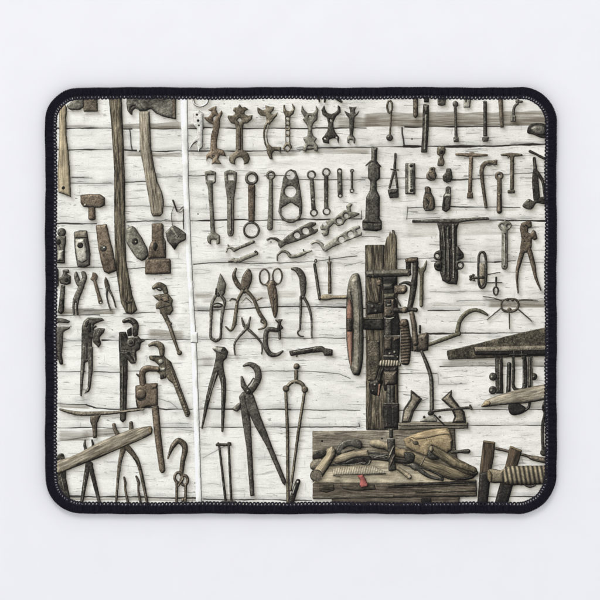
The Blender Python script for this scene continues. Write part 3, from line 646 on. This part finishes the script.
T('printed_drill_press','old hand-cranked drill press with gears, in the middle right',360,225,'''
black b=3: p 225 515 372 508 372 560 350 610 350 700 382 880 400 960 400 1250 380 1440 375 1500 235 1500 235 1100 240 900
iron b=3 k=.55: p 232 590 330 580 335 640 235 650
olive b=3 k=.6: p 235 690 350 682 352 735 240 742
dark b=4 k=.75 v=7: p 35 925 238 922 240 1052 35 1048
olive b=2 k=.5: p 35 925 238 922 238 945 35 950
brown b=3 k=.95: p 242 744 346 740 348 920 242 922
black b=2: p 254 748 316 746 314 815 252 818; s 350 905 12 352 925 8
iron b=2 k=.8: p 270 790 315 785 312 812 268 815; c 310 870 14
iron b=3 k=.95: p 250 940 322 938 322 1112 252 1112
pale b=1.5: w 250 930 6 290 940 7 335 925 6; s 245 1114 5 400 1110 6
brown b=3 k=.9: p 242 1122 322 1120 318 1250 245 1252
rust b=3 k=.65: s 345 1150 14 370 1140 14; p 330 1118 402 1116 402 1145 335 1160
steel b=3 k=.8: c 300 1285 15; c 347 1272 17; c 375 1320 9
pale b=1: s 240 1310 5 340 1314 5
scale b=2 st=8,2.7,.62 k=.75: p 178 1400 196 1365 218 1348 390 1354 416 1400 400 1412 300 1420 200 1414
black b=3: p 235 1424 372 1420 372 1480 238 1480; w 228 1440 16 205 1490 20 192 1555 20
brown b=5 v=7 k=1.02: p 240 1466 371 1460 370 1592 330 1602 250 1604
iron b=1.5 k=.75 st=0,3.4,.45: p 264 1602 350 1602 348 1800 270 1800
black b=3: p 228 1790 392 1788 390 2032 236 2032
iron b=1.5 k=.65: e 312 1790 80 14; s 262 1820 4 266 2010 4; s 330 1820 5 332 2010 5
dark b=2: p 272 2032 345 2032 342 2090 276 2090
iron b=3 k=.85: s 362 738 9 404 805 8
brown b=4 k=1.0: p 340 604 455 598 476 625 474 660 440 692 345 692
rust b=4: c 437 656 26
dark b=4 k=.9: w 398 592 9 450 574 13 522 596 26; s 484 370 28 484 430 26; w 556 380 30 550 500 28 538 600 34 520 720 31 500 820 27
rust b=4 k=.75: p 452 338 505 322 580 322 584 372 520 382 456 380
dark b=4: s 355 852 27 420 855 28; s 480 845 26 560 850 20; p 545 825 572 828 572 872 545 875
brown b=4 k=1.0: c 450 850 34
rust b=3 k=.72 st=84,3.0,.62: q 395 1000 405 955 432 940 478 950 496 1040 512 1150 510 1260 494 1385 450 1400 412 1385 408 1340 404 1200 410 1100
rust b=3 k=.85: q 398 1000 410 955 440 942 472 955 480 1000 440 1020
black b=2: p 512 1120 535 1110 535 1265 505 1260
brown b=5 v=8 k=.9: p 530 1117 600 1090 672 1072 688 1100 684 1256 600 1268 530 1266
black b=1.5: c 620 1150 9; c 665 1180 8; c 650 1120 5; s 575 1110 4 570 1260 4
dark b=2: s 600 1010 11 600 1075 12
brown b=4 k=1.12: s 518 885 26 540 1000 28 556 1180 30
iron b=4 k=.85: w 617 1267 15 672 1400 19 708 1517 20 717 1660 21 718 1880 22
wheel b=5 v=7 k=.75: p 48 465 130 446 300 442 506 440 514 500 480 514 130 527 60 518
brown b=1 k=.9: s 130 450 5 132 522 5; s 480 444 5 484 510 5''',1.0,.1)  # pale strokes across the column are painted highlights
T('printed_handwheel','reddish hand wheel of the drill press seen edge-on',340,225,'''
wheel b=4 v=8 k=.85: q 36 560 40 420 58 320 92 290 122 320 138 520 141 700 126 880 98 902 72 884 48 790 38 680
pink b=2: q 40 560 46 470 58 445 72 480 78 620 74 790 66 850 54 790 43 680
brown b=3 k=.6: p 38 560 74 560 74 640 40 640
wheel b=5 v=9: q 58 380 64 330 96 300 122 324 134 420 141 600 140 780 124 880 98 896 78 870 80 760 82 620 78 480 70 420
shade b=1: w 60 400 2 70 440 3 78 540 2.5 79 700 2.5 76 820 2
steel b=1 k=.8: w 100 330 3 110 480 4 114 640 4 108 820 3''',1.1)
T('printed_wooden_grip','pale turned grip of the hand wheel',280,245,'''
wood b=2.5 k=.82: q 238 318 256 300 290 296 320 304 395 302 398 324 320 326 290 332 256 332
brown b=1.5: s 236 312 6 238 322 7''')
T('printed_backboard','grey board standing behind the bench clutter',0,0,'''
grey g=1 b=2 k=.84: p 312.5 431.3 350 430.8 400 430 455 428 456 450 462 480 312.5 482
black b=.6 x=1: c 322 441 1.1; c 382 438.5 .9
shade b=2: q 313 455 320 458 334 450 334 458 325 462 314 460''')
T('printed_plane','wooden bench plane with two horn-shaped handles',380,380,'''
grey b=1.5 k=.85 g=0: p 108 255 200 248 330 250 530 252 530 292 110 300
dark b=1: p 112 270 528 268 528 276 112 278
pale b=1.5 k=.8: q 240 250 270 225 320 220 340 250
dark b=1: p 185 58 254 114 205 188 182 256 128 256 140 175 182 112; p 366 116 432 56 430 95 475 155 508 190 518 258 432 258 446 220 428 172
grey b=1 k=.98: p 192 80 240 114 194 182 172 250 138 250 150 180 192 120; p 378 116 422 76 420 104 464 160 498 194 506 250 446 250 458 220 438 165''')
T('printed_rod','bent rod end crossing the plane',380,380,'''
dark k=1.15: s 322 186 8 545 164 8; s 540 152 6 548 172 8; s 325 210 5 384 268 4; c 265 222 8; c 358 222 8; c 300 200 14''')
T('printed_bench','worn wooden bench top with a dark split front edge',310,425,'''
brown g=1 b=1.5 k=.85: p 145 480 1000 475 990 560 145 560
black b=1: p 740 485 810 485 812 560 735 560
scale g=1 b=1 k=.92 v=2: p 18 388 60 330 130 270 250 235 600 235 950 300 1110 365 1112 392
brown g=1 b=2 k=.95: p 18 388 500 392 860 378 1110 366 1114 478 560 486 18 494
bark g=1 b=1 k=.62: p 60 396 160 395 165 436 110 452 60 440; p 200 396 430 394 440 430 330 440 220 428
bark g=1 b=1 k=.7: p 520 392 860 380 1110 368 1112 400 860 415 520 418; p 700 440 1110 425 1110 445 700 455
black b=1.5: p 560 396 1110 374 1110 386 800 404 560 408
grey g=1 b=1 k=.62: p 18 470 300 462 560 466 560 486 18 494''',1.1,.15)
T('printed_ruler','pale wooden rule marked with fine ticks',310,425,'''
scale b=1 k=.98 st=14,2.3,.22: p 145 290 300 274 420 270 515 322 380 330 155 336
dark b=.5: p 300 332 506 322 506 329 330 338; s 155 337 2 200 345 2''',1.0,.15)
T('printed_paint_stick','short red painted strip hanging over the bench edge',310,425,'''
red b=2: p 314 337 354 330 370 360 388 395 385 412 342 418 330 400 336 370''',1.0,.15)
T('printed_drawknife','curved dark blade resting on a wooden plane body',310,425,'''
iron b=2 k=.75: q 172 165 208 116 268 94 326 98 348 130 338 160 300 150 262 142 228 158 250 170 200 205 180 200
grey b=1.5 k=.7: q 215 170 262 155 300 160 260 180 215 195
black b=2: q 130 268 230 240 330 215 400 205 410 240 385 268 320 262 240 270 150 274
wood g=-14 b=3 k=.84: p 158 246 170 215 215 190 290 172 386 163 396 212 340 214 285 222 235 246 180 262
black b=2: q 232 250 278 224 340 218 366 238 330 256 260 262
iron b=1: w 150 270 4 260 266 4 340 256 4 385 264 6 402 240 6
steel b=1 k=.8: w 300 262 2 340 250 2 372 250 3''',1.0,.15)
T('printed_mallet','pale round-ended wooden mallet on the bench',310,425,'''
dark b=2: q 30 180 100 165 110 200 70 222 30 222
grey b=5 k=.9: q 5 250 50 225 90 235 85 275 40 300 5 290
wood b=5 v=8 k=.9 g=-55: p 20 312 55 262 108 200 112 160 150 140 172 168 172 205 138 265 85 345 55 372
grey b=1.5 k=.78: c 41 336 40
brown b=1: er 41 336 38 38 2.5''',1.0,.15)
T('printed_mallet','smooth tan wooden bobbin behind the drill bit',310,425,'''
iron b=2 k=.8: s 395 205 6 450 205 12 500 222 12; s 400 185 6 470 195 8 520 200 8
black b=2: s 420 225 8 600 240 12
steel b=1 k=.9: w 400 205 3 430 215 3 480 205 4 515 212 4
wood b=5 v=7 k=.85: q 398 112 425 97 480 103 560 135 610 165 610 205 560 195 500 168 440 155 405 138''',1.0,.15)
T('printed_wood_block','pale freshly cut block of wood',390,425,'''
tan b=4 k=.95 v=6: p 88 98 140 68 200 48 290 26 380 20 400 35 412 70 420 105 414 165 380 190 300 160 262 210 180 186 110 150
tan b=3 k=.72: p 88 98 130 84 160 108 205 140 255 95 330 88 414 98 414 165 380 190 310 150 280 140 248 210 180 186 110 150
tan b=1 k=1.08 g=-12: p 130 80 200 52 290 30 378 24 404 60 330 70 230 92 170 96
brown b=1 k=.9: q 150 112 180 104 190 128 165 134''',1.0,.15)
T('printed_log','long olive-brown stick thick at one end, lying in front of the block',390,425,'''
tan b=5 k=.72: s 30 185 24 90 190 30
black b=3: p 0 215 120 235 150 262 60 258 0 245
log b=7 v=9 g=20: w 130 205 34 200 235 38 300 282 40 420 325 43 520 332 34 565 322 18
dark b=4: q 92 190 130 180 165 200 155 250 110 245
grey b=2 k=.9: w 235 210 4 222 235 6 206 265 5
black b=2: w 440 362 6 500 358 8 548 345 8''',1.0,.15)
T('printed_log','short brown stick leaning over the long one',390,425,'''
dark b=3: q 245 195 270 160 300 190 330 225 300 232 260 225
log b=7 v=9 g=35 k=1.1: w 285 165 24 330 190 27 420 245 33 520 298 34 572 318 16
wood b=3 k=.7: e 276 160 15 20
log b=3 k=.95: w 440 262 20 500 278 24 560 300 20''',1.0,.15)
T('printed_pliers','dark pliers lying among the sticks',390,425,'''
iron b=3 k=.72: q 128 262 165 255 205 285 190 305 150 295; w 180 285 14 225 320 14 270 346 12 350 366 8
dark b=2: w 205 285 5 280 308 6 345 345 8 350 365 6; w 90 262 7 130 275 5 165 300 5
wood b=4 k=.9: s 55 290 13 128 344 17
grey b=1: c 134 350 11
dark b=.5: c 134 351 5''',1.0,.15)
T('printed_drill_bit','thick twisted drill bit under the chuck',380,380,'''
dark b=2.5 k=1.05: p 55 290 78 290 78 350 56 350; p 41 355 90 352 90 410 92 500 100 540 75 548 50 545 52 500 46 420
brown b=1.5 k=.95: s 82 400 6 66 440 9 54 470 6; s 86 450 4 70 490 9 58 520 5
pale b=1 k=.7: s 84 396 2.5 58 452 2.5; e 66 355 24 5''')
T('printed_socket','small black socket bar right of the wood block',380,380,'''
dark b=2: s 432 434 9 475 430 10 528 428 14
steel b=1 k=.7: s 450 426 2 500 422 2; c 530 425 5''')
T('printed_wood_clamp','dark wooden clamp jaws joined by a round rod',460,420,'''
brown b=2 k=.85: w 205 168 9 290 188 9 400 215 9 440 228 14
brown b=3 k=1.05: w 425 226 12 470 235 17 545 252 15
clamp b=2.5 k=1.1 g=96: p 140 122 212 132 205 210 190 300 165 510 103 510 120 280
clamp b=2.5 k=1.15 g=108: p 300 153 372 182 360 230 340 290 285 510 204 510 240 380 270 280
tan b=1 k=.62: p 140 122 212 132 210 146 140 138; p 300 153 372 182 366 194 300 168
black b=3: p 118 320 182 300 165 510 104 510; p 240 385 320 385 285 510 206 510''')
T('printed_wooden_screw','thick ribbed wooden screw running to the right edge',460,420,'''
wood b=4 v=7 k=.7: q 165 312 190 292 240 300 262 300 262 372 240 378 190 376 168 360
tan b=2 k=.6: q 165 312 178 302 195 330 188 372 170 362
wood b=6 v=8 k=.7 st=-10,4.4,.62: p 258 292 275 282 300 276 540 272 545 385 400 392 300 392 262 380
dark b=2: w 390 392 4 420 400 8 452 392 5''')
# ------------------------------------------------------------------ materials
def new_mat(name):
    m = bpy.data.materials.new(name); m.use_nodes = True
    return m, m.node_tree, m.node_tree.nodes['Principled BSDF']
def lk(t, a, b): t.links.new(a, b)
def cloth_mat():
    m, t, b = new_mat('printed_cloth'); N = t.nodes
    at = N.new('ShaderNodeAttribute'); at.attribute_name = 'print'
    tc = N.new('ShaderNodeTexCoord')
    b.inputs['Roughness'].default_value = .85
    b.inputs['Specular IOR Level'].default_value = .18
    # fine woven grain of the polyester top
    w = N.new('ShaderNodeTexNoise'); w.inputs['Scale'].default_value = 2600; w.inputs['Detail'].default_value = 2
    lk(t, tc.outputs['Object'], w.inputs['Vector'])
    bp = N.new('ShaderNodeBump'); bp.inputs['Strength'].default_value = .12; bp.inputs['Distance'].default_value = .0001
    lk(t, w.outputs['Fac'], bp.inputs['Height']); lk(t, bp.outputs['Normal'], b.inputs['Normal'])
    n2 = N.new('ShaderNodeTexNoise'); n2.inputs['Scale'].default_value = 3200; n2.inputs['Detail'].default_value = 1
    lk(t, tc.outputs['Object'], n2.inputs['Vector'])
    mr = N.new('ShaderNodeMapRange'); mr.inputs['To Min'].default_value = .93; mr.inputs['To Max'].default_value = 1.07
    lk(t, n2.outputs['Fac'], mr.inputs['Value'])
    mx = N.new('ShaderNodeVectorMath'); mx.operation = 'SCALE'
    lk(t, at.outputs['Color'], mx.inputs[0]); lk(t, mr.outputs['Result'], mx.inputs['Scale'])
    lk(t, mx.outputs['Vector'], b.inputs['Base Color'])
    return m
def noise_mat(name, c0, c1, scale, rough=.8, bump=.2, dist=.0003, spec=.3):
    m, t, b = new_mat(name); N = t.nodes
    tc = N.new('ShaderNodeTexCoord')
    w = N.new('ShaderNodeTexNoise'); w.inputs['Scale'].default_value = scale; w.inputs['Detail'].default_value = 4
    lk(t, tc.outputs['Object'], w.inputs['Vector'])
    r = N.new('ShaderNodeValToRGB'); r.color_ramp.elements[0].color = (*c0, 1); r.color_ramp.elements[1].color = (*c1, 1)
    r.color_ramp.elements[0].position = .3; r.color_ramp.elements[1].position = .7
    lk(t, w.outputs['Fac'], r.inputs['Fac']); lk(t, r.outputs['Color'], b.inputs['Base Color'])
    bp = N.new('ShaderNodeBump'); bp.inputs['Strength'].default_value = bump; bp.inputs['Distance'].default_value = dist
    lk(t, w.outputs['Fac'], bp.inputs['Height']); lk(t, bp.outputs['Normal'], b.inputs['Normal'])
    b.inputs['Roughness'].default_value = rough; b.inputs['Specular IOR Level'].default_value = spec
    return m
M_CLOTH = cloth_mat()
M_HEM = noise_mat('hem_fabric', (.005,.0043,.0082), (.010,.0088,.015), 900, .9, .3, spec=.08)
M_THREAD = noise_mat('black_thread', (.0062,.0053,.010), (.0145,.0125,.0205), 1500, .85, .2, spec=.1)
M_LOOP = noise_mat('edge_thread', (.006,.005,.011), (.016,.014,.024), 1500, .8, .2, spec=.25)
M_FLECK = noise_mat('pale_thread', (.22,.21,.26), (.46,.45,.52), 1500, .7, .2, spec=.2)
M_RUB = noise_mat('black_rubber', (.008,.008,.009), (.014,.014,.015), 700, .9, .3)
M_TABLE = noise_mat('white_tabletop', TABLE0, TABLE1, 60, .7, .03, .0002, .2)

def raw_mesh(name, V, F, mat, smooth=False, parent=None):
    me = bpy.data.meshes.new(name)
    V = np.asarray(V, np.float32); F = np.asarray(F, np.int32)
    me.vertices.add(len(V)); me.vertices.foreach_set('co', V.ravel())
    k = F.shape[1]
    me.loops.add(F.size); me.loops.foreach_set('vertex_index', F.ravel())
    me.polygons.add(len(F)); me.polygons.foreach_set('loop_start', np.arange(0, F.size, k, dtype=np.int32))
    try: me.polygons.foreach_set('loop_total', np.full(len(F), k, np.int32))
    except Exception: pass
    me.update(calc_edges=True)
    me.materials.append(mat)
    if smooth: me.polygons.foreach_set('use_smooth', np.ones(len(F), bool))
    o = bpy.data.objects.new(name, me); C.objects.link(o)
    if parent: o.parent = parent
    return o

# ------------------------------------------------------------------ the pad
PX0, PY0, PX1, PY1, PR = 45.3, 87.2, 556.2, 513.8, 33.0
ZT = .0030
def rrect(inset, n=20):
    """points and outward directions round the pad outline, photo pixels"""
    x0, y0, x1, y1 = PX0, PY0, PX1, PY1
    out = []
    for sx, sy, r, a0 in ((1, 0, 35, -90), (1, 1, 39, 0), (0, 1, 36, 90), (0, 0, 34, 180)):
        cx = x1-r if sx else x0+r; cy = y1-r if sy else y0+r
        for i in range(n+1):
            a = math.radians(a0+90*i/n); dx, dy = math.cos(a), math.sin(a)
            out.append((cx+(r-inset)*dx, cy+(r-inset)*dy, dx, dy))
    return out
def walk(step):
    """evenly spaced stations round the outer outline (x, y, outward dx, dy)"""
    P = rrect(0, 40); out = []; acc = 0.0; n = len(P)
    for i in range(n):
        a = P[i]; b = P[(i+1) % n]; L = math.hypot(b[0]-a[0], b[1]-a[1])
        while acc < L:
            t = acc/L if L else 0
            dx = a[2]+(b[2]-a[2])*t; dy = a[3]+(b[3]-a[3])*t; q = math.hypot(dx, dy) or 1
            xx = a[0]+(b[0]-a[0])*t; yy = a[1]+(b[1]-a[1])*t
            wv = .34*math.sin(xx*.047+1)+.30*math.sin(yy*.061)+.14*math.sin((xx-yy)*.19)     # hand-fed sewing is never dead straight
            out.append((xx+dx/q*wv, yy+dy/q*wv, dx/q, dy/q)); acc += step
        acc -= L
    return out
pad = bpy.data.objects.new('mouse_pad', None); C.objects.link(pad)
pad['label'] = 'rectangular mouse pad printed with old hand tools on white boards, black stitched edge'
pad['category'] = 'mouse pad'
# rubber base
P = rrect(4.0); n = len(P)
V = [W(a, b, z) for z in (.0002, ZT-.0004) for a, b, _, _ in P]+[W(300, 300, .0002), W(300, 300, ZT-.0004)]
F = [(i, (i+1) % n, (i+1) % n+n) for i in range(n)]+[(i, (i+1) % n+n, i+n) for i in range(n)]
F += [((i+1) % n, i, 2*n) for i in range(n)]+[(i+n, (i+1) % n+n, 2*n+1) for i in range(n)]
base = raw_mesh('rubber_base', V, F, M_RUB, parent=pad); base['label'] = 'black rubber underside'

# film grain and a little sharpening of the print
IMG += (vn(XX/.55, YY/.55, 101)[..., None]-.5)*9
bl = IMG.copy()
for ax in (0, 1):
    bl = (np.roll(bl, 2, ax)+np.roll(bl, 1, ax)+bl+np.roll(bl, -1, ax)+np.roll(bl, -2, ax))/5
IMG = np.clip(IMG+(IMG-bl)*.35, 3, 246)
# printed cloth and its printed tools: one continuous flat surface split cell by cell
def lin(c):
    c = np.clip(c/255.0, 0, 1); return np.where(c <= .04045, c/12.92, ((c+.055)/1.055)**2.4)
COL = lin(IMG)*PRINT_GAIN
ix0, iy0, ix1, iy1, rr = PX0+7.5, PY0+7.5, PX1-7.5, PY1-7.5, PR-7.5
qx = np.abs(XX-(ix0+ix1)/2)-((ix1-ix0)/2-rr); qy = np.abs(YY-(iy0+iy1)/2)-((iy1-iy0)/2-rr)
inside = (np.hypot(np.maximum(qx, 0), np.maximum(qy, 0))+np.minimum(np.maximum(qx, qy), 0)-rr) < 0
own_c = OWN[:-1, :-1].copy(); ok = inside[:-1, :-1] & inside[1:, 1:] & inside[:-1, 1:] & inside[1:, :-1]
own_c[~ok] = -1
vid = np.arange(NY*NX).reshape(NY, NX)
def patch(idx, name, parent):
    jj, ii = np.nonzero(own_c == idx)
    if len(jj) == 0: return None
    q = np.stack([vid[jj, ii], vid[jj+1, ii], vid[jj+1, ii+1], vid[jj, ii+1]], 1)
    u, inv = np.unique(q, return_inverse=True); inv = inv.reshape(q.shape)
    x = gx[u % NX]; y = gy[u//NX]
    V = np.stack([(x-CX)*S, (CY-y)*S, np.full(len(u), ZT)], 1)
    o = raw_mesh(name, V, inv, M_CLOTH, parent=parent)
    a = o.data.color_attributes.new('print', 'FLOAT_COLOR', 'POINT')
    c = np.ones((len(u), 4), np.float32); c[:, :3] = COL.reshape(-1, 3)[u]
    a.data.foreach_set('color', c.ravel())
    return o
cloth = patch(0, 'printed_cloth', pad); cloth['label'] = 'cloth top printed with white cracked boards'
for i, (nm, lb) in enumerate(TOOLS):
    if i == 0: continue
    o = patch(i, nm, cloth)
    if o is not None and lb: o['label'] = lb

# ------------------------------------------------------------------ hem and stitching
st = walk(1.0); prof = []
HW, HH = 4.15, .0021               # half width in pixels, half height in metres
for k in range(16):
    a = 2*math.pi*k/16; c, s_ = math.cos(a), math.sin(a)
    prof.append((math.copysign(abs(c)**.75, c)*HW, .00215+math.copysign(abs(s_)**.75, s_)*HH))
V = []; n = len(st)
for j, (x, y, dx, dy) in enumerate(st):
    w = .12*math.sin(j*.9)+.10*math.sin(j*.37+1)
    for o_, z in prof: V.append(W(x+dx*(o_-HW-.25+w*.5), y+dy*(o_-HW-.25+w*.5), z))
F = [(j*16+k, ((j+1) % n)*16+k, ((j+1) % n)*16+(k+1) % 16, j*16+(k+1) % 16) for j in range(n) for k in range(16)]
hem = raw_mesh('hem', V, F, M_HEM, True, pad); hem['label'] = 'raised black sewn hem with rounded corners'
def tubes(name, paths, mat, parent, m=5):
    V = []; F = []
    for pts, r in paths:
        pts = np.array(pts); base_i = len(V)
        for i, p in enumerate(pts):
            t = pts[min(i+1, len(pts)-1)]-pts[max(i-1, 0)]; t = t/(np.linalg.norm(t)+1e-12)
            up = np.array((0, 0, 1.0)) if abs(t[2]) < .8 else np.array((t[1]*0+.707, .707, 0))
            a = np.cross(t, up); a /= np.linalg.norm(a)+1e-12; b = np.cross(a, t)
            for k in range(m):
                an = 2*math.pi*k/m; V.append(p+r*(math.cos(an)*a+math.sin(an)*b))
        for i in range(len(pts)-1):
            for k in range(m): F.append((base_i+i*m+k, base_i+i*m+(k+1) % m, base_i+(i+1)*m+(k+1) % m, base_i+(i+1)*m+k))
    return raw_mesh(name, V, F, mat, True, parent)
paths = []
for j, (x, y, dx, dy) in enumerate(walk(1.22)):         # overlock threads wrapped round the edge
    tx, ty = -dy, dx; jt = random.uniform(-.12, .12); lean = .9
    pts = []
    for k in range(11):
        a = math.radians(-40+220*k/10); c, s_ = math.cos(a), math.sin(a)
        o_ = math.copysign(abs(c)**.75, c)*(HW+.12)-HW-.2
        z = .00215+math.copysign(abs(s_)**.75, s_)*(HH+.00005)
        q = jt+lean*(k/10-.5)
        pts.append(W(x+dx*o_+tx*q, y+dy*o_+ty*q, z))
    paths.append((pts, .56*S*random.uniform(.9, 1.1)))
tubes('edge_stitching', paths, M_THREAD, hem)
paths = []; fleck = []
for j, (x, y, dx, dy) in enumerate(walk(3.66)):         # the looper thread that bites into the print
    tx, ty = -dy, dx; e = random.uniform(-.25, .25); dp = random.uniform(-.35, .35)
    def P_(o_, q, z): return W(x+dx*o_+tx*(q+e), y+dy*o_+ty*(q+e), z)
    c0 = -9.55+dp*.5
    ring = []
    for k in range(13):
        a = 2*math.pi*k/12
        ring.append(P_(c0+1.85*math.cos(a)+.0*k, 1.42*math.sin(a)+.35*math.cos(a), ZT+.00030+.00025*math.cos(a)))
    paths.append((ring, .78*S))
    paths.append(([P_(-8.3, -1.83, ZT+.0003), P_(-8.1, 0, ZT+.0006), P_(-8.3, 1.83, ZT+.0003)], .6*S))
    if random.random() < .85:
        b_ = random.uniform(-.3, .3)
        fleck.append(([P_(c0+1.1, -.45+b_, ZT+.0003), P_(c0+.2, 0+b_, ZT+.00042), P_(c0-.8*random.uniform(.4, 1), .35+b_, ZT+.0003)], .30*S*random.uniform(.5, 1.25)))
lo = tubes('stitch_loops', paths, M_LOOP, hem, 6); lo['label'] = 'row of small dark thread loops along the inner edge of the hem'

fl = tubes('under_thread', fleck, M_FLECK, hem, 6); fl['label'] = 'pale lilac under-thread showing in flecks between the dark loops'

# ------------------------------------------------------------------ table top
tb = raw_mesh('tabletop', [(-1.5, -1.5, 0), (1.5, -1.5, 0), (1.5, 1.5, 0), (-1.5, 1.5, 0)], [(0, 1, 2, 3)], M_TABLE)
tb['kind'] = 'structure'

# ------------------------------------------------------------------ light: a studio softbox and bright surroundings
wd = bpy.data.worlds.new('World'); bpy.context.scene.world = wd; wd.use_nodes = True
wd.node_tree.nodes['Background'].inputs[0].default_value = (.96, .965, 1.0, 1)
wd.node_tree.nodes['Background'].inputs[1].default_value = WORLD
def area(name, loc, size, power, col):
    l = bpy.data.lights.new(name, 'AREA'); l.shape = 'SQUARE'; l.size = size; l.energy = power; l.color = col
    o = bpy.data.objects.new(name, l); C.objects.link(o); o.location = loc
    from mathutils import Vector
    o.rotation_euler = (-Vector(loc)).to_track_quat('-Z', 'Y').to_euler()
    return o
area('softbox', (-.25, .95, 1.35), .55, KEY, (1, .985, .965))

cam = bpy.data.cameras.new('camera'); co = bpy.data.objects.new('camera', cam); C.objects.link(co)
D = 1.6; co.location = (0, 0, D); cam.sensor_width = 36; cam.lens = 36*(D-ZT)/(600*S)
cam.clip_start = .05; cam.clip_end = 50
sc = bpy.context.scene; sc.camera = co
sc.render.resolution_x = 1024; sc.render.resolution_y = 1024
sc.view_settings.view_transform = 'Standard'; sc.view_settings.look = 'None'
sc.view_settings.exposure = 0; sc.view_settings.gamma = 1
